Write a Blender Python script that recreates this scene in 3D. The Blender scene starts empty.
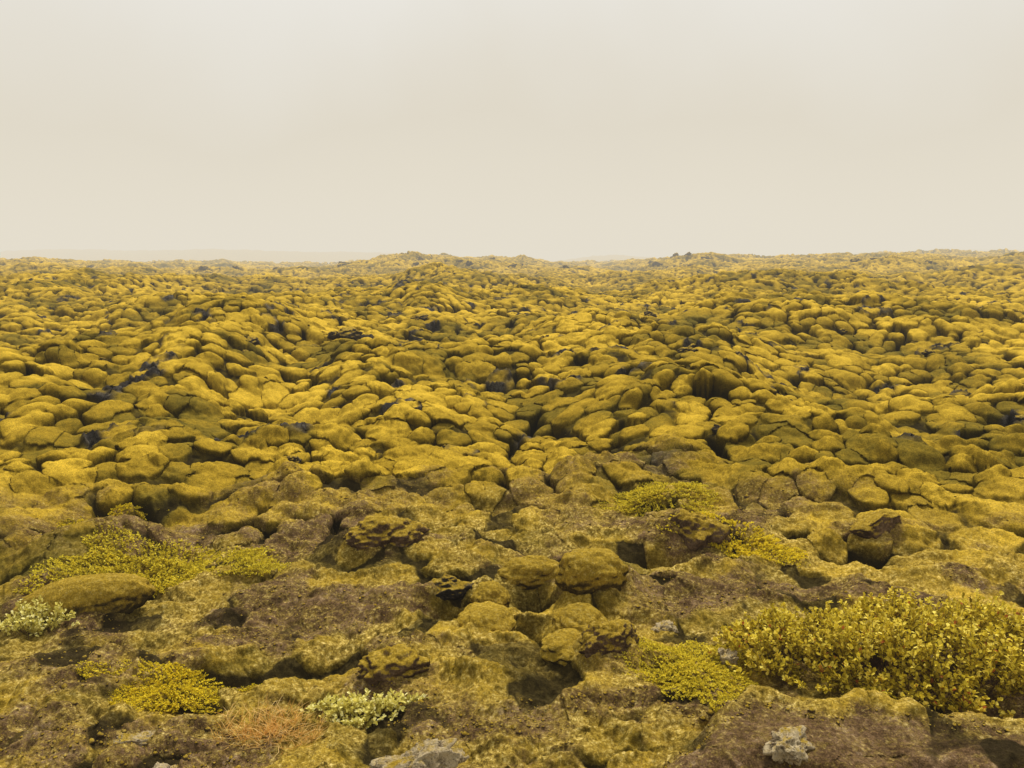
import bpy, math, random
import numpy as np
from mathutils import Vector, noise as mnoise, Matrix

scene = bpy.context.scene
rng = np.random.default_rng(7)
random.seed(7)

# ------------------------------------------------------------------ noise
def hsh(ix, iy, seed):
    a = ix.astype(np.int64).astype(np.uint32)
    b = iy.astype(np.int64).astype(np.uint32)
    h = a*np.uint32(374761393) + b*np.uint32(668265263) + np.uint32((seed*2246822519) & 0xffffffff)
    h = (h ^ (h >> np.uint32(13)))*np.uint32(1274126177)
    h = (h ^ (h >> np.uint32(15)))*np.uint32(2246822519)
    h = h ^ (h >> np.uint32(16))
    return h.astype(np.float64)/4294967296.0

def perlin(x, y, seed=0):
    x = np.asarray(x, dtype=np.float64); y = np.asarray(y, dtype=np.float64)
    ix = np.floor(x); iy = np.floor(y)
    fx = x-ix; fy = y-iy
    u = fx*fx*fx*(fx*(fx*6-15)+10); v = fy*fy*fy*(fy*(fy*6-15)+10)
    def g(dx, dy):
        a = hsh(ix+dx, iy+dy, seed)*2*np.pi
        return np.cos(a)*(fx-dx)+np.sin(a)*(fy-dy)
    n0 = g(0, 0)*(1-u)+g(1, 0)*u
    n1 = g(0, 1)*(1-u)+g(1, 1)*u
    return (n0*(1-v)+n1*v)*1.5

def fbm(x, y, octv=4, seed=0, gain=0.5):
    s = 0; a = 1.0; f = 1.0
    for i in range(octv):
        s = s+a*perlin(x*f+i*17.3, y*f-i*9.1, seed+i*31)
        a *= gain; f *= 2.03
    return s

def domes(x, y, seed, rmin, rmax, k=14.0, jit=0.9, hmin=0.5, pw=0.55):
    """smooth union of round cushions; returns height (-1..1), offset to the winning centre, its random id"""
    ix = np.floor(x); iy = np.floor(y)
    acc = np.zeros(x.shape); best = np.full(x.shape, -9.0)
    cx = np.zeros(x.shape); cy = np.zeros(x.shape); rid = np.zeros(x.shape)
    for dx in (-1, 0, 1):
        for dy in (-1, 0, 1):
            jx = ix+dx+0.5+(hsh(ix+dx, iy+dy, seed)-0.5)*jit
            jy = iy+dy+0.5+(hsh(ix+dx, iy+dy, seed+5)-0.5)*jit
            r1 = hsh(ix+dx, iy+dy, seed+11); r2 = hsh(ix+dx, iy+dy, seed+17)
            R = rmin+(rmax-rmin)*r1
            an = hsh(ix+dx, iy+dy, seed+23)*np.pi
            ca = np.cos(an); sa = np.sin(an)
            ex = (x-jx)*ca+(y-jy)*sa; ey = -(x-jx)*sa+(y-jy)*ca
            d = np.sqrt((ex/1.08)**2+(ey/0.93)**2)/R
            t = 1-d*d
            h = np.where(t > 0, np.maximum(t, 0)**pw, -np.minimum(1.0, (d-1)*1.4))
            h = np.where(h > 0, h*(hmin+(1-hmin)*r2), h)
            acc += np.exp(k*h)
            c = h > best
            best = np.where(c, h, best)
            cx = np.where(c, jx, cx); cy = np.where(c, jy, cy); rid = np.where(c, r2, rid)
    return np.log(acc)/k, cx-x, cy-y, rid

def sstep(a, b, x):
    t = np.clip((x-a)/(b-a), 0, 1)
    return t*t*(3-2*t)

def gau(x, y, cx, cy, rx, ry, ang=0.0):
    c, s = math.cos(ang), math.sin(ang)
    dx = x-cx; dy = y-cy
    u = (dx*c+dy*s)/rx; v = (-dx*s+dy*c)/ry
    return np.exp(-(u*u+v*v))

NEAR_FORMS = [
    (0.55, 3.65, 0.24, 0.18, 0.2, 0.12),
    (-0.62, 3.72, 0.22, 0.16, 0, 0.10), (-0.1, 3.55, 0.3, 0.2, 0, 0.10), (0.12, 3.22, .24, .18, 0, .10),
    (0.12, 4.08, 0.26, 0.10, -1.0, -0.26), (-0.40, 4.40, 0.22, 0.10, 0.2, -0.28),
    (0.16, 4.56, 0.18, 0.13, 0, -0.32), (0.56, 4.5, 0.24, 0.18, 0, 0.16),
    (1.33, 5.3, 0.34, 0.22, 0, 0.22), (1.1, 5.0, 0.25, 0.10, 0, -0.16), (-0.95, 5.3, 0.34, 0.2, 0, 0.20), (0.62, 6.9, 0.55, 0.3, 0, 0.12),
    (-1.7, 3.0, 0.45, 0.2, 0.2, 0.07), (-0.9, 2.55, 0.6, 0.16, 0.1, 0.08), (-2.2, 3.7, 0.5, 0.25, 0.3, 0.08),
    (-0.45, 3.05, 0.35, 0.15, 0.0, -0.02), (2.2, 4.8, 0.6, 0.2, 0.3, -0.10), (-1.6, 4.3, 0.5, 0.14, 0.5, -0.04),
    (-3.2, 5.6, 0.7, 0.3, 0.2, 0.14), (-2.35, 4.05, .30, .08, .1, -.12), (2.5, 5.05, .3, .12, 0, -.18), (-0.25, 6.1, .5, .12, .3, -.10),
    (-1.9, 6.6, 1.2, .3, .15, .16), (2.6, 6.3, .9, .3, -.2, .14), (-0.1, 5.6, .25, 1.2, .25, -.06), (-1.2, 3.45, .3, .14, 0, .06),
]
FAR_FORMS = [
    (-11.7, 88, 4.0, 8, 0, 0.9), (18.5, 82, 5, 10, 0, 0.9), (30, 95, 12, 12, 0, 0.5), (-46, 76, 9, 12, 0, 0.2),
    (-2.0, 84, 12, 8, 0, 0.3), (5, 70, 4, 6, 0, 0.3), (68, 120, 26, 20, 0, 1.3), (50, 78, 10, 10, 0, 0.4),
    (11.5, 95, 5, 30, 0, -1.3), (-28, 95, 11, 28, 0, -1.3), (-70, 110, 22, 30, 0, -1.0),
    (-6.0, 16.5, 1.8, 5.5, 0.30, 0.85), (-9.0, 24, 4.0, 4.0, 0.0, 0.7), (-3.7, 12.0, 1.0, 3.8, 0.25, -0.45),
    (-2.0, 13.5, 1.6, 2.8, 0.3, 0.38), (-0.2, 10.6, 1.0, 2.6, .35, -.30), (2.2, 10.2, 1.6, 1.6, 0.3, .22), (-5.5, 9.5, 2.2, .9, .2, .22),
    (4.2, 15, 3.2, 2.2, 0.4, 0.50), (-2.4, 31, 3.8, 3.5, 0, 1.0), (9, 22, 4, 3, 0.2, 0.75), (3.5, 24, 2.0, 4, 0.1, -0.5),
    (-12, 14, 2.5, 5, 0.2, 0.3), (7.5, 10.5, 2.6, 1.4, 0.2, 0.32), (1.0, 9.4, 1.2, 2.0, -0.5, -0.1), (5.8, 12.6, 3, .8, 0.2, -.2),
    (-4, 45, 6, 4, 0, 0.8), (14, 40, 6, 5, 0, 0.8), (-20, 40, 7, 5, 0, 0.7), (30, 45, 8, 6, 0, 0.7), (-34, 50, 8, 8, 0, .4),
    (-150, 400, 60, 50, 0, 7.0), (-250, 420, 60, 60, 0, 7.5), (-75, 430, 40, 50, 0, 5.0), (330, 520, 160, 60, 0, 9.0),
    (55, 400, 30, 50, 0, 4.5),
]

def terrain(x, y):
    r = np.hypot(x, y)
    near = 1-sstep(5.0, 8.0, r + 1.3*perlin(x*0.5, y*0.5, 77))
    base = (0.60*fbm(x/8.5, y/8.5, 2, 3)+0.28*fbm(x/3.3, y/3.3, 2, 9))*(1-0.78*(1-sstep(4, 13, r)))
    base += 0.8*fbm(x/45, y/45, 2, 21)*sstep(30, 80, r)*(1-sstep(200, 400, r))
    base += 1.5*sstep(22, 100, r) - 2.5*sstep(115, 260, r)
    for f in FAR_FORMS:
        base = base+f[5]*gau(x, y, *f[:5])
    nf = 0
    for f in NEAR_FORMS:
        nf = nf+f[5]*gau(x, y, *f[:5])
    edge = 0.17*perlin(x*2.2, y*0.4, 201)+0.07*perlin(x*5, y*2, 203)+.03*perlin(x*13, y*5, 207)
    yb = y+edge+.12*(x-1.4)
    led0 = sstep(0.45, 1.0, x+0.35*perlin(y*3, x*3, 205))*sstep(2.26, 2.46, y+edge)*(1-sstep(2.80, 3.00, yb))
    rim = np.exp(-((yb-2.80)/0.09)**2)*sstep(0.60, 0.95, x)*(.5+.5*sstep(-.2, .3, perlin(x*3, y*3, 209)))
    base = base+nf
    w1 = perlin(x*0.9, y*0.9, 41); w2 = perlin(x*0.9, y*0.9, 42)
    wx = x+0.12*w1+0.016*perlin(x*3.8, y*3.8, 43)+near*.05*perlin(x*5, y*5, 45)
    wy = y+0.12*w2+0.016*perlin(x*3.8, y*3.8, 44)+near*.05*perlin(x*5, y*5, 46)
    S1 = 0.315
    H1, ox, oy, rid = domes(wx/S1, wy/S1, 1, 0.36, 0.78, 8.5, 1.0, 0.20, .62)
    H1 = H1-.05
    S2 = 0.15
    H2, ox2, oy2, rid2 = domes(wx/S2+3.3, wy/S2, 2, 0.42, 0.75, 10.0, .95, .4, .6)
    H0, _, _, rid0 = domes(wx/0.85+1.3, wy/0.85, 3, 0.38, 0.80, 8.0, .98, .25, .65)
    patch = sstep(-0.25, 0.35, perlin(x/2.3, y/2.3, 61))
    fade = 1-sstep(150, 260, r)
    pit = sstep(0.0, 0.42, perlin(x/0.8, y/0.8, 71))
    blend = 0.40+0.60*sstep(-0.40, 0.25, perlin(x/2.2+5, y/1.6, 63))
    amp1 = (0.148+0.045*w1)*blend*(1-0.76*near)*(1+.5*sstep(40, 90, r))
    neg1 = np.minimum(H1, 0.24)-0.24
    z = base+fade*(1-led0*.9)*(amp1*np.maximum(H1, -0.1) + neg1*(0.05+0.58*pit)*(1-.88*near)
                   + 0.18*np.maximum(H0, -.1)*(1-.74*near)
                   + (0.022+0.022*patch)*np.maximum(H2, -0.1)*(1-0.3*near))
    z = z+0.24*led0+.04*rim
    fb = fbm(x*2.6, y*2.6, 4, 91, .45)
    fy = fbm(x*1.4+.5*w1, y*2.8+.5*w2, 3, 95, .45)
    rid_n = 1-np.abs(fy)
    nearz = 1-sstep(7, 11, r)
    z = z+nearz*(1-.6*led0)*(0.050*fb+0.055*(rid_n**2-0.5)*near)
    led = fbm(x*2.2+3, y*3.0, 3, 97)*2.2
    z = z+nearz*near*(1-.7*led0)*0.014*(np.floor(led)+sstep(0.50, 1.0, led-np.floor(led)))/2.2
    z = z+nearz*(1-.3*led0)*0.012*(1-np.abs(fbm(x*8, y*10, 3, 101))*1.6)
    z = z+nearz*0.006*fbm(x*30, y*34, 3, 103)
    z = z+sstep(5, 8, r)*fade*0.006*fbm(x*7, y*7, 3, 111)
    bul = np.exp(-((H1-0.20)/0.18)**2)*0.04*fade*(1-.8*near)*blend
    dl = np.sqrt(ox*ox+oy*oy)+1e-3
    nx = x-ox/dl*bul; ny = y-oy/dl*bul
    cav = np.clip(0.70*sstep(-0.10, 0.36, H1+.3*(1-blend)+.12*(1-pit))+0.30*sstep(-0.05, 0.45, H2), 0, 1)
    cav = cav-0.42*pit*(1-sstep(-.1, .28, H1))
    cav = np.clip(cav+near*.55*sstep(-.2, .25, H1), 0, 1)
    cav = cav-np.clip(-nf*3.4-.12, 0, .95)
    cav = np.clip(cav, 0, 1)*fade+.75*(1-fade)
    sn = fbm(x*1.05+7, y*1.7, 4, 121)
    soil = sstep(-0.30, 0.40, sn+0.25*fb-0.25*fy-0.02)*(1-sstep(5.4, 8.6, r+1.4*perlin(x*.45, y*.45, 123)))
    for (sx, sy, srx, sry, w) in [(0.6, 3.6, 0.26, 0.22, .9), (-0.62, 3.72, 0.26, 0.2, .8),
                                  (-1.7, 2.95, 0.5, 0.25, .9), (-2.3, 3.75, 0.5, 0.2, .8), (0.6, 6.9, 0.5, 0.3, .6),
                                  (-1.7, 6.3, .9, .3, .6), (-3.2, 5.7, .8, .35, .8), (2.2, 5.9, .7, .3, .5)]:
        soil = np.maximum(soil, w*np.clip(gau(x, y, sx, sy, srx, sry)*1.6, 0, 1)*sstep(-.6, .1, fb+.3))
    for (sx, sy, srx, sry, w) in [(-0.1, 3.5, 0.3, 0.26, .95), (0.25, 4.2, 0.48, 0.45, 1), (-1.0, 2.55, 0.6, 0.16, .9),
                                  (1.0, 3.55, 0.35, 0.25, 1), (-1.75, 3.3, .35, .16, .9), (1.2, 6.3, .7, .35, .9)]:
        soil = soil*(1-w*np.clip(gau(x, y, sx, sy, srx, sry)*1.4, 0, 1))
    soil = np.maximum(soil, led0*1.3)*(1-.9*np.clip(rim*1.3, 0, 1))
    lava = sstep(0.46, 0.64, perlin(x/1.0+11, y/1.0, 131)+0.35*perlin(x*2.6, y*2.6, 133))*sstep(6, 9, r)*(1-0.7*sstep(40, 90, r))*fade
    lava = lava*(1-sstep(.25, .55, H1)*.97)
    z = z+lava*0.07*(1-np.abs(fbm(x*6, y*6, 3, 141))*1.5)
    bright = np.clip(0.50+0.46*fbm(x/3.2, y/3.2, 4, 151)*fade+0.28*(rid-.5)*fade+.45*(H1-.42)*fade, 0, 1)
    bright = np.clip(bright+near*.6*gau(x, y, .22, 4.1, .55, .5)+.4*rim*near, 0, 1)
    return nx, ny, z, cav, soil, lava, bright, near

def gz(x, y):
    return float(terrain(np.array([float(x)]), np.array([float(y)]))[2][0])

# ------------------------------------------------------------------ materials
def new_mat(name):
    m = bpy.data.materials.new(name); m.use_nodes = True
    nt = m.node_tree
    for n in list(nt.nodes): nt.nodes.remove(n)
    out = nt.nodes.new('ShaderNodeOutputMaterial')
    b = nt.nodes.new('ShaderNodeBsdfPrincipled')
    b.inputs['Roughness'].default_value = 1.0
    b.inputs['Specular IOR Level'].default_value = 0.02
    nt.links.new(b.outputs[0], out.inputs[0])
    return m, nt, b

def N(nt, t, **kw):
    n = nt.nodes.new(t)
    for k, v in kw.items(): setattr(n, k, v)
    return n

def noise_n(nt, vec, scale, detail=4, rough=0.55):
    n = N(nt, 'ShaderNodeTexNoise'); n.inputs['Scale'].default_value = scale
    n.inputs['Detail'].default_value = detail; n.inputs['Roughness'].default_value = rough
    nt.links.new(vec, n.inputs['Vector'])
    return n.outputs['Fac']

def ramp(nt, fac, stops):
    r = N(nt, 'ShaderNodeValToRGB')
    el = r.color_ramp.elements
    while len(el) > 2: el.remove(el[-1])
    for i, (p, c) in enumerate(stops):
        e = el[i] if i < 2 else el.new(p)
        e.position = p; e.color = (*c, 1) if len(c) == 3 else c
    nt.links.new(fac, r.inputs[0])
    return r.outputs[0]

def mixc(nt, f, a, b, mode='MIX'):
    m = N(nt, 'ShaderNodeMix', data_type='RGBA', blend_type=mode)
    for sock, v in ((m.inputs[0], f), (m.inputs[6], a), (m.inputs[7], b)):
        if hasattr(v, 'links'): nt.links.new(v, sock)
        elif isinstance(v, tuple): sock.default_value = (*v, 1)
        else: sock.default_value = v
    return m.outputs[2]

def mth(nt, op, a, b=0.0, clamp=False):
    m = N(nt, 'ShaderNodeMath', operation=op, use_clamp=clamp)
    for s, v in ((m.inputs[0], a), (m.inputs[1], b)):
        if hasattr(v, 'links'): nt.links.new(v, s)
        else: s.default_value = v
    return m.outputs[0]

def attr(nt, name):
    a = N(nt, 'ShaderNodeAttribute'); a.attribute_name = name
    return a.outputs['Fac']

def moss_color(nt, P, bright):
    n1 = noise_n(nt, P, 1.1, 5, .6)
    n2 = noise_n(nt, P, 15, 5, 0.65)
    n3 = noise_n(nt, P, 90, 4, 0.75)
    f = mth(nt, 'ADD', mth(nt, 'MULTIPLY', bright, 0.38), mth(nt, 'ADD', mth(nt, 'MULTIPLY', n1, 0.38), mth(nt, 'MULTIPLY', n2, 0.28)))
    c = ramp(nt, f, [(0.27, (0.085, 0.068, 0.010)), (0.40, (0.180, 0.129, 0.014)), (0.52, (0.33, 0.218, 0.018)), (0.70, (0.58, 0.388, 0.036))])
    sp = ramp(nt, n3, [(0.34, (0.5, 0.5, 0.5)), (0.5, (1, 1, 1)), (0.66, (1.45, 1.42, 1.38))])
    return mixc(nt, 1.0, c, sp, 'MULTIPLY')

def rock_color(nt, P, base=(0.05, 0.045, 0.042), light=(0.17, 0.155, 0.14)):
    n1 = noise_n(nt, P, 7, 5, 0.65)
    n3 = noise_n(nt, P, 60, 4, 0.7)
    return ramp(nt, mth(nt, 'ADD', mth(nt, 'MULTIPLY', n1, .6), mth(nt, 'MULTIPLY', n3, .4)), [(0.38, tuple(b*.45 for b in base)), (0.5, base), (0.62, light)])

def dry_color(nt, P):
    return ramp(nt, noise_n(nt, P, 42, 7, .78), [(0.38, (0.070, 0.046, 0.012)), (0.46, (0.24, 0.165, 0.035)), (0.54, (0.47, 0.335, 0.068)), (0.63, (0.93, 0.74, 0.27))])

gm, nt, bs = new_mat('moss_and_soil')
geo = N(nt, 'ShaderNodeNewGeometry'); P = geo.outputs['Position']
cav = attr(nt, 'cav'); soil = attr(nt, 'soil'); lava = attr(nt, 'lava'); bright = attr(nt, 'bright'); nearA = attr(nt, 'near')
mc = moss_color(nt, P, bright)
dry = dry_color(nt, P)
dmix = ramp(nt, noise_n(nt, P, 3.1, 5, .65), [(0.38, (1, 1, 1)), (0.62, (0.0, 0.0, 0.0))])
mc = mixc(nt, mth(nt, 'MULTIPLY', nearA, mth(nt, 'ADD', mth(nt, 'MULTIPLY', dmix, .7), .2)), mc, dry)
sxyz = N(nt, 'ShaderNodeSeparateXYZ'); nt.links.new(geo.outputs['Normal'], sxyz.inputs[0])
fl = ramp(nt, mth(nt, 'ADD', sxyz.outputs[2], mth(nt, 'MULTIPLY', mth(nt, 'SUBTRACT', noise_n(nt, P, 20, 4, .6), .5), .35)), [(0.30, (0.32, 0.33, 0.29)), (0.62, (0.68, 0.69, 0.63)), (0.90, (1.05, 1.05, 1.05))])  # shade on steep flanks painted into the moss colour, tops kept lighter
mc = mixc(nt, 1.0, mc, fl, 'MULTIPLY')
s1 = noise_n(nt, P, 5, 5, 0.6); s2 = noise_n(nt, P, 45, 5, 0.7); s3 = noise_n(nt, P, 160, 3, 0.7)
sc = ramp(nt, mth(nt, 'ADD', mth(nt, 'MULTIPLY', s1, .5), mth(nt, 'MULTIPLY', s2, .5)),
          [(0.36, (0.052, 0.030, 0.013)), (0.48, (0.120, 0.072, 0.034)), (0.57, (0.215, 0.136, 0.070)), (0.68, (0.48, 0.36, 0.22))])
spk = ramp(nt, s3, [(0.35, (0.65, 0.65, 0.65)), (0.55, (1, 1, 1)), (0.72, (1.7, 1.6, 1.4))])
sc = mixc(nt, 1.0, sc, spk, 'MULTIPLY')
wv = N(nt, 'ShaderNodeMapping'); wv.inputs['Scale'].default_value = (1, 2.2, 2.2); nt.links.new(P, wv.inputs[0])
film = ramp(nt, mth(nt, 'ADD', mth(nt, 'MULTIPLY', noise_n(nt, wv.outputs[0], 8, 7, .75), .6), mth(nt, 'MULTIPLY', noise_n(nt, P, 75, 4, .75), .4)), [(0.475, (0, 0, 0)), (0.56, (.85, .85, .85))])
sc = mixc(nt, mth(nt, 'MULTIPLY', film, mth(nt, 'SUBTRACT', 1.75, soil, True)), sc, dry)
e = mth(nt, 'ADD', soil, mth(nt, 'MULTIPLY', mth(nt, 'SUBTRACT', mth(nt, 'ADD', mth(nt, 'MULTIPLY', noise_n(nt, P, 11, 7, 0.78), .55), mth(nt, 'MULTIPLY', noise_n(nt, P, 70, 4, .75), .45)), 0.5), 3.0))
e = ramp(nt, e, [(0.20, (0, 0, 0)), (0.95, (1, 1, 1))])
se = mth(nt, 'MULTIPLY', e, mth(nt, 'MULTIPLY', soil, 3.0, True))
col = mixc(nt, se, mc, sc)
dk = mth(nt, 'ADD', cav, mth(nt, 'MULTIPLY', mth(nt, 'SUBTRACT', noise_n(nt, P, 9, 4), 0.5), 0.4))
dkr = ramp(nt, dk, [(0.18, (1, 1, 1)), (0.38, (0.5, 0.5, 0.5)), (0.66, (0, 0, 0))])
col = mixc(nt, mth(nt, 'MULTIPLY', dkr, 0.92), col, (0.024, 0.018, 0.007))  # dark crevice ground, deepened with painted shade in grooves and hollows
col = mixc(nt, lava, col, rock_color(nt, P, (0.035, 0.031, 0.027), (0.11, 0.10, 0.085)))
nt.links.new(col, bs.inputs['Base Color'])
b1 = N(nt, 'ShaderNodeBump'); b1.inputs['Strength'].default_value = 1.0; b1.inputs['Distance'].default_value = 0.024
hh = mth(nt, 'ADD', mth(nt, 'MULTIPLY', noise_n(nt, P, 22, 7, 0.75), 1.0), mth(nt, 'MULTIPLY', noise_n(nt, P, 110, 4, 0.7), 0.35))
nt.links.new(hh, b1.inputs['Height']); nt.links.new(b1.outputs[0], bs.inputs['Normal'])

def make_rock_mat(name, base, light, mossy, lichen=0.0):
    m, nt, b = new_mat(name)
    geo = N(nt, 'ShaderNodeNewGeometry'); P = geo.outputs['Position']
    sx = N(nt, 'ShaderNodeSeparateXYZ'); nt.links.new(geo.outputs['Normal'], sx.inputs[0])
    c = rock_color(nt, P, base, light)
    if lichen > 0:
        l = ramp(nt, mth(nt, 'ADD', mth(nt, 'MULTIPLY', noise_n(nt, P, 24, 5, 0.7), .6), mth(nt, 'MULTIPLY', noise_n(nt, P, 130, 4, 0.7), .4)), [(0.43, (0, 0, 0)), (0.50, (1, 1, 1))])
        c = mixc(nt, l, c, (0.60, 0.49, 0.30))
    v = N(nt, 'ShaderNodeValue'); v.outputs[0].default_value = 0.68
    mcol = moss_color(nt, P, v.outputs[0])
    f = mth(nt, 'ADD', mth(nt, 'MULTIPLY', sx.outputs[2], 0.7), mth(nt, 'MULTIPLY', mth(nt, 'SUBTRACT', noise_n(nt, P, 13, 6, 0.75), 0.5), 1.5))
    f = mth(nt, 'ADD', f, mossy)
    f = ramp(nt, f, [(0.45, (0, 0, 0)), (0.72, (1, 1, 1))])
    c = mixc(nt, f, c, mixc(nt, .3, mcol, dry_color(nt, P)))
    nt.links.new(c, b.inputs['Base Color'])
    bp = N(nt, 'ShaderNodeBump'); bp.inputs['Strength'].default_value = 1.0; bp.inputs['Distance'].default_value = 0.03
    nt.links.new(mth(nt, 'ADD', noise_n(nt, P, 30, 6, 0.75), mth(nt, 'MULTIPLY', noise_n(nt, P, 130, 4, 0.7), .4)), bp.inputs['Height'])
    nt.links.new(bp.outputs[0], b.inputs['Normal'])
    return m
M_LAVA = make_rock_mat('dark_lava', (0.042, 0.035, 0.028), (0.13, 0.11, 0.085), 0.05)
M_GREY = make_rock_mat('grey_lichen_stone', (0.19, 0.14, 0.085), (0.42, 0.33, 0.21), -0.08, 0.6)
M_BROWN = make_rock_mat('brown_crusted_rock', (0.11, 0.070, 0.040), (0.24, 0.16, 0.095), 0.24)
M_MOSS = make_rock_mat('moss_cushion', (0.08, 0.058, 0.020), (0.18, 0.13, 0.04), 0.60)

def leaf_mat(name, stops, trans=0.35):
    m, nt, b = new_mat(name)
    b.inputs['Roughness'].default_value = 0.6
    b.inputs['Specular IOR Level'].default_value = 0.10
    c = ramp(nt, attr(nt, 'tint'), stops)
    nt.links.new(c, b.inputs['Base Color'])
    out = [n for n in nt.nodes if n.type == 'OUTPUT_MATERIAL'][0]
    t = N(nt, 'ShaderNodeBsdfTranslucent'); nt.links.new(c, t.inputs[0])
    mx = N(nt, 'ShaderNodeMixShader'); mx.inputs[0].default_value = trans
    nt.links.new(b.outputs[0], mx.inputs[1]); nt.links.new(t.outputs[0], mx.inputs[2])
    nt.links.new(mx.outputs[0], out.inputs[0])
    return m
M_LEAF_Y = leaf_mat('yellowing_willow_leaf', [(0, (0.08, 0.048, 0.006)), (0.3, (0.34, 0.255, 0.016)), (0.6, (0.72, 0.57, 0.038)), (0.93, (0.96, 0.82, 0.16)), (1, (0.45, 0.14, 0.03))])
M_LEAF_P = leaf_mat('pale_willow_leaf', [(0, (0.26, 0.21, 0.02)), (0.5, (0.80, 0.72, 0.17)), (1, (0.98, 0.95, 0.52))])
M_LEAF_G = leaf_mat('golden_heath_leaf', [(0, (0.18, 0.14, 0.01)), (0.5, (0.70, 0.54, 0.018)), (1, (0.95, 0.80, 0.05))])
M_LEAF_O = leaf_mat('olive_heath_leaf', [(0, (0.12, 0.10, 0.012)), (0.5, (0.55, 0.44, 0.022)), (1, (0.88, 0.74, 0.06))])
M_DRY = leaf_mat('dry_orange_grass', [(0, (0.48, 0.26, 0.05)), (0.5, (0.84, 0.52, 0.13)), (1, (0.95, 0.74, 0.34))], .4)
M_TUFT = leaf_mat('moss_sprig', [(0, (0.08, 0.062, 0.013)), (0.45, (0.29, 0.205, 0.024)), (0.8, (0.56, 0.405, 0.045)), (1, (0.84, 0.69, 0.25))], 0.2)
M_TWIG, nt, b = new_mat('twig_bark')
geo = N(nt, 'ShaderNodeNewGeometry')
nt.links.new(ramp(nt, noise_n(nt, geo.outputs['Position'], 60), [(0.3, (0.05, 0.03, 0.02)), (0.7, (0.18, 0.11, 0.07))]), b.inputs['Base Color'])

# ------------------------------------------------------------------ helpers
def mesh_np(name, co, quads=None, tris=None, smooth=True, attrs=None):
    me = bpy.data.meshes.new(name)
    me.vertices.add(len(co)); me.vertices.foreach_set('co', np.ascontiguousarray(co, dtype=np.float32).ravel())
    f = quads if quads is not None else tris
    k = f.shape[1]
    me.loops.add(f.size); me.loops.foreach_set('vertex_index', np.ascontiguousarray(f, dtype=np.int32).ravel())
    me.polygons.add(len(f))
    me.polygons.foreach_set('loop_start', np.arange(0, f.size, k, dtype=np.int32))
    me.polygons.foreach_set('loop_total', np.full(len(f), k, dtype=np.int32))
    me.update(calc_edges=True)
    if smooth: me.polygons.foreach_set('use_smooth', np.ones(len(f), dtype=bool))
    if attrs:
        for an, av in attrs.items():
            a = me.attributes.new(an, 'FLOAT', 'POINT'); a.data.foreach_set('value', np.asarray(av, dtype=np.float32))
    return me

def add_obj(name, me, mat=None, **props):
    o = bpy.data.objects.new(name, me)
    scene.collection.objects.link(o)
    if mat is not None and me is not None and not me.materials: me.materials.append(mat)
    for k, v in props.items(): o[k] = v
    return o

# ------------------------------------------------------------------ ground sheet
NA, NR = 1250, 1650
fine = np.linspace(-math.radians(40), math.radians(40), NA)
coarse = np.linspace(math.radians(40), math.radians(320), 260)[1:-1]
ang = np.concatenate([fine, coarse]); na = len(ang)
rr = np.concatenate([[0.05, 0.4, 0.8, 1.2, 1.5], np.geomspace(1.7, 135, NR), np.geomspace(138, 1600, 110)])
nr = len(rr)
A, R = np.meshgrid(ang, rr)
X = (R*np.sin(A)).ravel(); Y = (R*np.cos(A)).ravel()
outs = [[] for _ in range(8)]
CH = 200000
for i in range(0, X.size, CH):
    o = terrain(X[i:i+CH], Y[i:i+CH])
    for k in range(8): outs[k].append(o[k])
gx, gy, gzz, gcav, gsoil, glava, gbright, gnear = [np.concatenate(o) for o in outs]
co = np.stack([gx, gy, gzz], 1)
ii = np.arange((nr-1)*na).reshape(nr-1, na)
nxt = np.roll(ii, -1, axis=1)
quads = np.stack([ii, nxt, nxt+na, ii+na], -1).reshape(-1, 4)[:, ::-1]
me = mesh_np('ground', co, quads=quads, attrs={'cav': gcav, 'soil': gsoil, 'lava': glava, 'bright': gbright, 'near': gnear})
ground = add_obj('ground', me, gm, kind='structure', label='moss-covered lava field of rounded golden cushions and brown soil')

# ------------------------------------------------------------------ rocks
def rock_mesh(name, seed, dims, cuts=9, rough=0.12, sub=5, fine_n=.25):
    import bmesh
    bm = bmesh.new(); bmesh.ops.create_icosphere(bm, subdivisions=sub, radius=1.0)
    rd = random.Random(seed)
    pl = []
    for i in range(cuts):
        n = Vector((rd.gauss(0, 1), rd.gauss(0, 1), rd.gauss(0, .8))).normalized()
        pl.append((n, rd.uniform(0.55, 0.88)))
    off = Vector((rd.uniform(-50, 50), rd.uniform(-50, 50), rd.uniform(-50, 50)))
    for v in bm.verts:
        p = v.co.copy()
        for n, d in pl:
            k = p.dot(n)
            if k > d: p -= n*(k-d)*0.93
        f = mnoise.fractal(p*1.6+off, 0.9, 2.0, 5)
        c = 1-abs(mnoise.noise(p*2.4+off))*1.6
        p *= 1+rough*f-(rough*0.7*max(0, c)**3)+rough*fine_n*mnoise.fractal(p*7+off, 0.8, 2.0, 4)
        v.co = Vector((p.x*dims[0]/2, p.y*dims[1]/2, p.z*dims[2]/2))
    for f in bm.faces: f.smooth = True
    me = bpy.data.meshes.new(name); bm.to_mesh(me); bm.free()
    return me

def put_rock(name, x, y, dims, mat, label, cat, seed, sink=0.25, rot=0.0, cuts=9, rough=0.16, group=None, tilt=0.0):
    me = rock_mesh(name, seed, dims, cuts, rough)
    me.materials.append(mat)
    o = add_obj(name, me, None, label=label, category=cat)
    if group: o['group'] = group
    o.location = (x, y, gz(x, y)+dims[2]*(0.5-sink)); o.rotation_euler = (0, tilt, rot)
    return o

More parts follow.
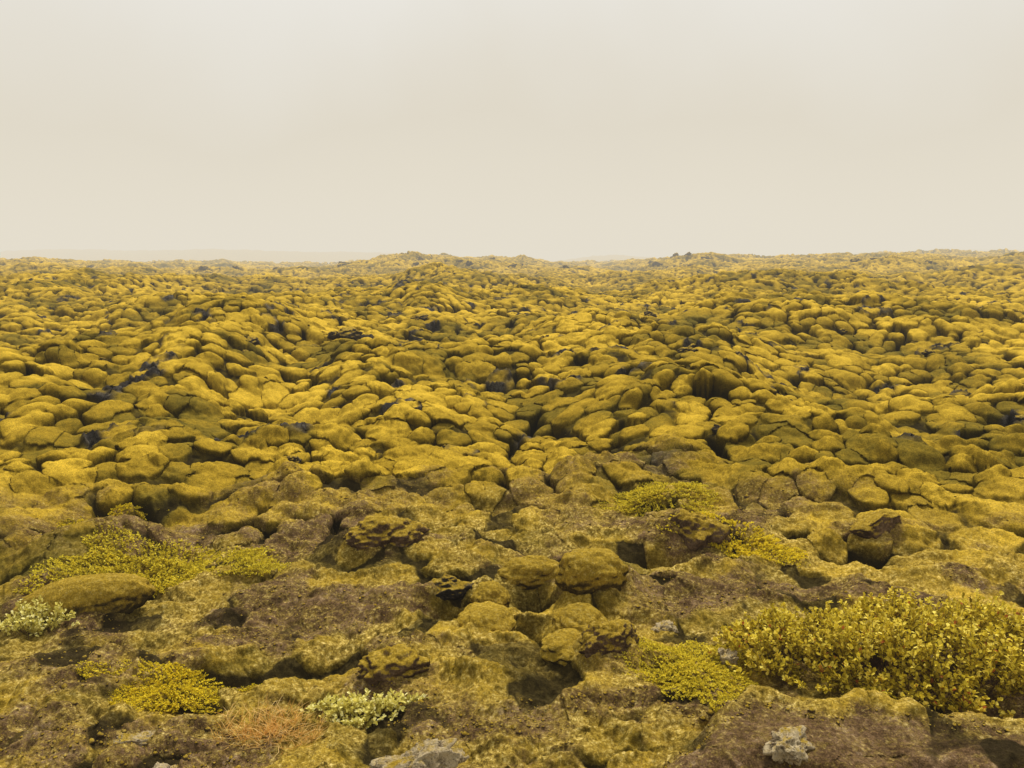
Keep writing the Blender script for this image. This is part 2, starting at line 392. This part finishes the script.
put_rock('stone', -0.38, 2.70, (.36, .22, .20), M_GREY, 'pale lichen-spotted stone half sunk in brown soil', 'stone', 21, .42, .2, 7, .34)
put_rock('stone', 1.04, 2.54, (.2, .15, .14), M_GREY, 'pale angular stone set in brown crusted ledge', 'stone', 22, .40, .5, 8, .34)
put_rock('stone', -1.66, 3.00, (.22, .14, .09), M_GREY, 'small flat pale stone lying on brown soil', 'stone', 3, .35, 0, 9, .3)
put_rock('stone', -1.5, 2.82, (.18, .12, .10), M_GREY, 'small grey stone with mossy edge on soil', 'stone', 4, .4, .7, 9, .3)
put_rock('stone', 1.10, 3.5, (.14, .12, .13), M_GREY, 'grey stone beside the leafy willow shrub', 'stone', 5, .35, .3, 12, .3)
put_rock('stone', .88, 3.98, (.17, .13, .1), M_GREY, 'dark grey stone on mossy hummock', 'stone', 6, .45, 0, 9, .3)
put_rock('boulder', 2.75, 5.35, (.42, .26, .24), M_BROWN, 'angular grey-brown boulder beside mossy crevice', 'boulder', 9, .5, .2, 5)
put_rock('boulder', -.95, 5.25, (.6, .36, .30), M_BROWN, 'dark brown rock with mossy top', 'boulder', 10, .60, .2, 3, .22)
put_rock('boulder', 1.3, 5.2, (.5, .36, .34), M_BROWN, 'dark rock capped with golden moss', 'boulder', 11, .60, -.2, 4, .22)
put_rock('boulder', -.42, 4.64, (.40, .24, .24), M_LAVA, 'dark craggy lava rock above a hollow', 'boulder', 12, .58, .4, 5, .22)
put_rock('boulder', .50, 3.58, (.34, .2, .24), M_BROWN, 'brown crusted rock with steep dark face', 'boulder', 14, .66, .3, 3, .22)
put_rock('boulder', -.62, 3.60, (.36, .24, .22), M_BROWN, 'brown crusted rock beside grass and moss', 'boulder', 16, .72, .1, 3, .22)
put_rock('mossy_boulder', -2.76, 4.50, (.86, .32, .34), M_MOSS, 'long rounded golden-green moss covered boulder over dark hollow', 'boulder', 17, .22, .14, 0, .07, None, -.14)
for (x, y, dims, sd_, sink, rot) in [(.50, 4.44, (.46, .34, .32), 18, .56, .1), (.40, 4.06, (.34, .38, .26), 31, .54, .5), (-.16, 4.14, (.38, .38, .24), 32, .58, -.3),
                                     (.14, 4.88, (.50, .30, .28), 33, .50, .0), (-.14, 4.54, (.26, .26, .24), 34, .52, .2), (.30, 3.72, (.30, .30, .18), 35, .58, .9)]:
    put_rock('moss_cushion', x, y, dims, M_MOSS, 'swelling golden moss cushion beside a dark hollow', 'moss', sd_, sink, rot, 0, .12, 'moss cushions around the hollow')

LV = [rock_mesh('lava_rock', 100+i, (1, .8, .75), 12, 0.26, 4) for i in range(7)]
for m_ in LV: m_.materials.append(M_LAVA)
spots = [(-3.7, 16.8, .7), (-3.3, 16.3, .45), (-3.95, 16.4, .4), (-15.5, 38.5, 1.5), (-14.2, 38.0, .8), (-2.6, 21.0, .5), (-.25, 7.3, .26), (-2.3, 7.6, .2),
         (-5.0, 14.2, .35), (4.8, 26, .5), (-8.2, 20, .4), (2.4, 8.4, .22), (6.5, 9.2, .3), (5.2, 11.5, .3), (3.1, 13.2, .35),
         (-12, 60, .9), (20, 78, .9), (46, 84, 1.2), (-44, 74, 1.6), (-11.2, 86, .7), (-12.4, 86, .6), (33, 70, .8), (14, 30, .6), (8.8, 15.6, .4),
         (-42, 75, 1.1), (53, 86, .9), (56, 90, .9), (39, 92, .9), (18.0, 83, .8)]
rd = random.Random(5)
c_r = np.exp(rng.uniform(math.log(7.0), math.log(75), 4000)); c_a = rng.uniform(-.62, .62, 4000)
c_x = c_r*np.sin(c_a); c_y = c_r*np.cos(c_a)
c_cav = terrain(c_x, c_y)[3]
ok = np.where(c_cav < 0.3)[0][:150]
for i in ok: spots.append((c_x[i], c_y[i], rd.uniform(.09, .20)*(1+c_r[i]/35)))
hz = np.where((np.hypot(c_x, c_y) > 55))[0][:60]
for i in hz: spots.append((c_x[i], c_y[i]+14, rd.uniform(.4, 1.1)))
for i, (x, y, s) in enumerate(spots):
    o = add_obj('lava_rock', LV[i % 7], None, category='rock', group='dark lava rocks scattered through the moss field',
                label='craggy dark lava rock poking out of golden moss' if s < .65 else 'large craggy black lava outcrop standing above the moss')
    o.scale = (s*rd.uniform(.9, 1.5), s, s*rd.uniform(.6, .95)); o.rotation_euler = (rd.uniform(-.3, .3), rd.uniform(-.3, .3), rd.uniform(0, 6.28))
    o.location = (x, y, gz(x, y)+s*0.08)

# ------------------------------------------------------------------ leaves and shrubs
def leaves_mesh(name, base, direc, length, width, tint):
    n = len(base)
    d = direc/np.linalg.norm(direc, axis=1, keepdims=True)
    rv = rng.normal(size=(n, 3))*.6+np.array([0, 0, 1.0])
    side = np.cross(d, rv); side /= (np.linalg.norm(side, axis=1, keepdims=True)+1e-6)
    nor = np.cross(side, d)
    L = length[:, None]; W = width[:, None]
    pts = np.stack([base, base+d*L*.36-side*W*.44+nor*W*.10, base+d*L*.74-side*W*.46+nor*W*.14, base+d*L*1.0-nor*L*.08,
                    base+d*L*.74+side*W*.46+nor*W*.14, base+d*L*.36+side*W*.44+nor*W*.10], 1)
    idx = (np.arange(n)*6)[:, None]
    q = np.concatenate([idx+np.array([[0, 1, 2, 3]]), idx+np.array([[0, 3, 4, 5]])], 0)
    return mesh_np(name, pts.reshape(-1, 3), quads=q, smooth=False, attrs={'tint': np.repeat(tint, 6)})

def tubes_mesh(name, paths, rad):
    n, k, _ = paths.shape
    offs = np.array([[1, 0, 0], [-.5, .87, 0], [-.5, -.87, 0]])
    taper = np.linspace(1, .35, k)[None, :, None, None]
    v = paths[:, :, None, :]+offs[None, None]*rad*taper
    v = v.reshape(-1, 3)
    f = []
    for s in range(k-1):
        for j in range(3):
            j2 = (j+1) % 3
            f.append([s*3+j, s*3+j2, (s+1)*3+j2, (s+1)*3+j])
    f = np.array(f)[None]+(np.arange(n)*k*3)[:, None, None]
    return mesh_np(name, v, quads=f.reshape(-1, 4))

def shrub(name, cx, cy, rx, ry, h, stems, per, ll, lw, mat, label, cat, seed, rot=0.0, lean=0.35, tr=0.0015, clump=3.0, tintb=0.5, edgev=.2, lumpa=.42, tspread=.65):
    r = np.random.default_rng(seed)
    th = r.uniform(0, 2*np.pi, stems); rho = np.sqrt(r.uniform(0, 1, stems))
    edge = 1+edgev*np.sin(th*3+seed)+edgev*.6*np.sin(th*7+seed*2)
    ux = rho*np.cos(th)*rx*edge; uy = rho*np.sin(th)*ry*edge
    tx = cx+ux*math.cos(rot)-uy*math.sin(rot); ty = cy+ux*math.sin(rot)+uy*math.cos(rot)
    lump = 0.8+lumpa*perlin(tx*clump/max(rx, .2)+seed, ty*clump/max(rx, .2), seed)
    keep = lump > 0.5
    hh = h*np.sqrt(np.clip(1-rho**2*0.95, 0.03, 1))*lump*r.uniform(.7, 1.12, stems)
    tx, ty, hh = tx[keep], ty[keep], hh[keep]
    n = len(tx)
    bx = cx+(tx-cx)*(1-lean)+r.normal(0, .02, n); by = cy+(ty-cy)*(1-lean)+r.normal(0, .02, n)
    zb = terrain(bx, by)[2]; zt = terrain(tx, ty)[2]
    B = np.stack([bx, by, zb-.01], 1); T = np.stack([tx, ty, np.maximum(zt, zb)*.6+np.minimum(zt, zb)*.4+hh], 1)
    C = (B+T)/2+np.stack([(tx-bx)*.25, (ty-by)*.25, -hh*.05], 1)+r.normal(0, .1, (n, 3))*hh[:, None]
    ts = np.linspace(0, 1, 6)[None, :, None]
    path = B[:, None]*(1-ts)**2+2*C[:, None]*ts*(1-ts)+T[:, None]*ts**2
    rootz = gz(cx, cy)
    e = add_obj(name, None, None, label=label, category=cat)
    e.location = (cx, cy, rootz)
    org = np.array([cx, cy, rootz])
    st = add_obj('stem', tubes_mesh('stem', path-org, tr), M_TWIG); st.parent = e
    t = np.clip(r.uniform(.2, 1.0, (n, per))**tspread, 0, 1)[:, :, None]
    base = B[:, None]*(1-t)**2+2*C[:, None]*t*(1-t)+T[:, None]*t**2
    tang = 2*(1-t)*(C-B)[:, None]+2*t*(T-C)[:, None]
    tang = tang/np.linalg.norm(tang, axis=2, keepdims=True)
    d = tang*.5+r.normal(0, .7, base.shape)+np.array([0, 0, .25])
    base = base.reshape(-1, 3)-org; d = d.reshape(-1, 3)
    m = len(base)
    stt = np.repeat(r.normal(0, .14, n), per)
    tint = np.clip(tintb*0.6+0.62*t.reshape(-1)*.8+stt+r.normal(0, .16, m)-.26, 0, .93)
    tint = np.where(r.uniform(0, 1, m) < .012, 1.0, tint)
    lm = leaves_mesh('foliage', base, d, ll*r.uniform(.6, 1.25, m), lw*r.uniform(.7, 1.2, m), tint)
    lo = add_obj('foliage', lm, mat); lo.parent = e
    return e

shrub('willow_shrub', 2.02, 3.54, .94, .50, .38, 1650, 16, .0245, .016, M_LEAF_Y, 'dense low willow shrub with small yellow-green leaves', 'shrub', 11, -.04, .26, .0017, 5.0, .57, .07, .50, .5)
shrub('willow_shrub', -.72, 3.28, .26, .12, .09, 130, 12, .025, .015, M_LEAF_P, 'small pale green willow on mossy soil', 'shrub', 13, .1, .3, .0014, tintb=.6)
shrub('willow_shrub', -2.92, 4.26, .22, .10, .20, 95, 11, .026, .015, M_LEAF_P, 'small pale-leaved willow with open twigs beside mossy boulder', 'shrub', 14, 0, .4, .0016, tintb=.6)
shrub('heath_plant', -2.60, 5.15, .85, .42, .09, 1900, 14, .016, .011, M_LEAF_O, 'spreading low olive-yellow heath patch in hollow', 'plant', 15, .12, tintb=.80)
shrub('heath_plant', 1.62, 5.15, .50, .20, .045, 900, 15, .012, .009, M_LEAF_G, 'bright yellow low heath plant between rocks', 'plant', 16, -.3, tintb=.9)
shrub('heath_plant', 1.25, 6.1, .55, .34, .035, 1100, 14, .013, .010, M_LEAF_O, 'yellow-green low heath patch behind brown hummock', 'plant', 17, tintb=.9)
shrub('heath_plant', .90, 3.42, .34, .34, .022, 2300, 15, .009, .007, M_LEAF_O, 'low yellow-green creeping plant beside willow shrub', 'plant', 18, tintb=.95)
shrub('heath_plant', -1.78, 3.52, .50, .18, .016, 2100, 15, .008, .007, M_LEAF_G, 'bright yellow creeping moss-like plant on brown soil', 'plant', 19, -.1, tintb=.8)
shrub('heath_plant', -3.4, 6.1, .5, .2, .03, 700, 14, .012, .009, M_LEAF_G, 'low golden heath patch on brown slope', 'plant', 21, .1)

def blades(name, P0, D, L, W, tint):
    n = len(P0)
    side = np.cross(D, rng.normal(size=(n, 3))); side /= np.linalg.norm(side, axis=1, keepdims=True)
    bend = rng.normal(0, .25, (n, 3)); bend[:, 2] = -abs(bend[:, 2])
    mid = P0+D*L[:, None]*.55; tip = P0+D*L[:, None]+bend*L[:, None]*.5
    w = W[:, None]
    pts = np.stack([P0-side*w, P0+side*w, mid+side*w*.8, mid-side*w*.8, tip+side*w*.1, tip-side*w*.1], 1).reshape(-1, 3)
    idx = (np.arange(n)*6)[:, None]
    q = np.concatenate([idx+np.array([[0, 1, 2, 3]]), idx+np.array([[3, 2, 4, 5]])], 0)
    return mesh_np(name, pts, quads=q, smooth=False, attrs={'tint': np.repeat(tint, 6)})
def grass_tuft(cx, cy, rx, ry, n, L, label):
    x = cx+np.clip(rng.normal(0, rx, n), -1.8*rx, 1.8*rx); y = cy+np.clip(rng.normal(0, ry, n), -1.8*ry, 1.8*ry)
    z = terrain(x, y)[2]; rz = gz(cx, cy)
    D = np.stack([(x-cx)/rx*.2+rng.normal(.1, .6, n), (y-cy)/ry*.2+rng.normal(0, .5, n), rng.uniform(.25, .9, n)], 1)
    D /= np.linalg.norm(D, axis=1, keepdims=True)
    m_ = blades('grass_tuft', np.stack([x-cx, y-cy, z-rz-.003], 1), D, L*rng.uniform(.5, 1.3, n), np.full(n, .0013), rng.uniform(0, 1, n))
    o = add_obj('grass_tuft', m_, M_DRY, label=label, category='grass'); o.location = (cx, cy, rz)
grass_tuft(-1.12, 3.12, .12, .05, 850, .085, 'dry orange-brown grass tuft on mossy soil')

# ------------------------------------------------------------------ moss sprigs over the near ground
cg = co
Rr = R.ravel(); Aa = np.where(A.ravel() > math.pi, 9, A.ravel())
cand = np.where((Rr > 2.2) & (Rr < 11) & (np.abs(Aa) < 0.7))[0]
pick = rng.choice(cand, 400000)
pick = pick[(rng.uniform(0, 1, len(pick)) > gsoil[pick]*.85) & (gcav[pick] > 0.25) & (glava[pick] < .4)]
buf = np.zeros(len(me.vertices)*3, dtype=np.float32); me.vertices.foreach_get('normal', buf); nrm = buf.reshape(-1, 3)
P0 = cg[pick]+rng.normal(0, .004, (len(pick), 3))*[1, 1, 0]; P0[:, 2] -= .002
D = nrm[pick]*.8+rng.normal(0, .6, (len(pick), 3))+[0, 0, .2]; D /= np.linalg.norm(D, axis=1, keepdims=True)
rp = Rr[pick]
L = rng.uniform(.007, .016, len(pick))*(0.8+rp*.06)
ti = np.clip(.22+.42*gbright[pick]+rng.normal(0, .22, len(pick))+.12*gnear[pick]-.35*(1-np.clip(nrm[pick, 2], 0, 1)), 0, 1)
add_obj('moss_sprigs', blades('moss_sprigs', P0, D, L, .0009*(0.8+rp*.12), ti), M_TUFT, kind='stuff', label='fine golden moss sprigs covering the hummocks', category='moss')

pk = rng.choice(cand, 60000); pk = pk[(gsoil[pk] > .5) & (gsoil[pk] < 1.05) & (Rr[pk] < 7)][:8000]
n = len(pk)
octv = np.array([[1, 0, 0], [0, 1, 0], [-1, 0, 0], [0, -1, 0], [0, 0, .8], [0, 0, -.8]])
octf = np.array([[0, 1, 4], [1, 2, 4], [2, 3, 4], [3, 0, 4], [1, 0, 5], [2, 1, 5], [3, 2, 5], [0, 3, 5]])
sz = rng.gamma(1.5, .0028, n)+.002
v = octv[None]*sz[:, None, None]*rng.uniform(.6, 1.4, (n, 6, 1))+cg[pk][:, None]
f = (octf[None]+(np.arange(n)*6)[:, None, None]).reshape(-1, 3)
add_obj('gravel', mesh_np('gravel', v.reshape(-1, 3), tris=f, smooth=False), M_BROWN, kind='stuff', label='brown and grey crumbs of lava on bare soil', category='gravel')

# ------------------------------------------------------------------ mist: thin haze everywhere, a denser bank further out
import bmesh
FOG = (0.78, 0.725, 0.61)
def mist(name, x0, x1, y0, y1, z0, z1, sig, label):
    bm = bmesh.new(); bmesh.ops.create_cube(bm, size=1.0)
    for v_ in bm.verts:
        v_.co = Vector((x0 if v_.co.x < 0 else x1, y0 if v_.co.y < 0 else y1, z0 if v_.co.z < 0 else z1))
    fm = bpy.data.meshes.new(name); bm.to_mesh(fm); bm.free()
    mm = bpy.data.materials.new(name); mm.use_nodes = True; nt = mm.node_tree
    for n_ in list(nt.nodes): nt.nodes.remove(n_)
    out = N(nt, 'ShaderNodeOutputMaterial'); ab = N(nt, 'ShaderNodeVolumeAbsorption'); em = N(nt, 'ShaderNodeEmission'); ad = N(nt, 'ShaderNodeAddShader')
    ab.inputs['Color'].default_value = (0, 0, 0, 1); ab.inputs['Density'].default_value = sig
    em.inputs['Color'].default_value = (*FOG, 1); em.inputs['Strength'].default_value = sig
    nt.links.new(ab.outputs[0], ad.inputs[0]); nt.links.new(em.outputs[0], ad.inputs[1]); nt.links.new(ad.outputs[0], out.inputs['Volume'])
    add_obj(name, fm, mm, kind='structure', label=label)
mist('mist', -2200, 2200, -2200, 2200, -12, 26, 0.0014, 'thin pale haze hanging over the lava field')
mist('mist_bank', -2000, 2000, 36, 2100, -11, 23, 0.0040, 'denser pale bank of mist over the distant lava field')

# ------------------------------------------------------------------ sky, sun
w = bpy.data.worlds.new('World'); scene.world = w; w.use_nodes = True; nt = w.node_tree
for n_ in list(nt.nodes): nt.nodes.remove(n_)
out = N(nt, 'ShaderNodeOutputWorld'); bg = N(nt, 'ShaderNodeBackground'); bg2 = N(nt, 'ShaderNodeBackground'); add = N(nt, 'ShaderNodeAddShader')
sky = N(nt, 'ShaderNodeTexSky'); sky.sky_type = 'NISHITA'; sky.sun_disc = False
sky.sun_elevation = math.radians(56); sky.sun_rotation = math.radians(12)
nt.links.new(sky.outputs[0], bg.inputs[0]); bg.inputs[1].default_value = 0.003
tc = N(nt, 'ShaderNodeTexCoord'); sp = N(nt, 'ShaderNodeSeparateXYZ'); nt.links.new(tc.outputs['Generated'], sp.inputs[0])
nz = noise_n(nt, tc.outputs['Generated'], 2.6, 4, .5)
zz = mth(nt, 'ADD', sp.outputs[2], mth(nt, 'MULTIPLY', mth(nt, 'SUBTRACT', nz, .5), .22))
cl = ramp(nt, zz, [(0.0, (0.78, 0.725, 0.61)), (0.08, (0.735, 0.675, 0.555)), (0.16, (0.705, 0.65, 0.54)), (0.27, (0.78, 0.75, 0.68)), (0.34, (0.83, 0.81, 0.76)), (0.55, (.70, .68, .63)), (1.0, (.65, .63, .57))])
nt.links.new(cl, bg2.inputs[0]); bg2.inputs[1].default_value = 1.0
nt.links.new(bg.outputs[0], add.inputs[0]); nt.links.new(bg2.outputs[0], add.inputs[1]); nt.links.new(add.outputs[0], out.inputs[0])

sd = bpy.data.lights.new('sun', 'SUN'); sd.energy = 4.6; sd.angle = math.radians(13); sd.color = (1, .94, .84)
so = bpy.data.objects.new('sun', sd); scene.collection.objects.link(so)
el, az = math.radians(56), math.radians(12)
dirv = Vector((math.sin(az)*math.cos(el), math.cos(az)*math.cos(el), math.sin(el)))
so.rotation_euler = dirv.to_track_quat('Z', 'Y').to_euler()

cam = bpy.data.cameras.new('camera'); cam.sensor_width = 36; cam.lens = 26.2; cam.clip_end = 6000; cam.clip_start = .05
cobj = bpy.data.objects.new('camera', cam); scene.collection.objects.link(cobj)
cobj.location = (0, 0, 2.1); cobj.rotation_euler = (math.radians(90-9.6), 0, 0)
scene.camera = cobj
scene.view_settings.view_transform = 'Standard'; scene.view_settings.look = 'None'; scene.view_settings.exposure = 0
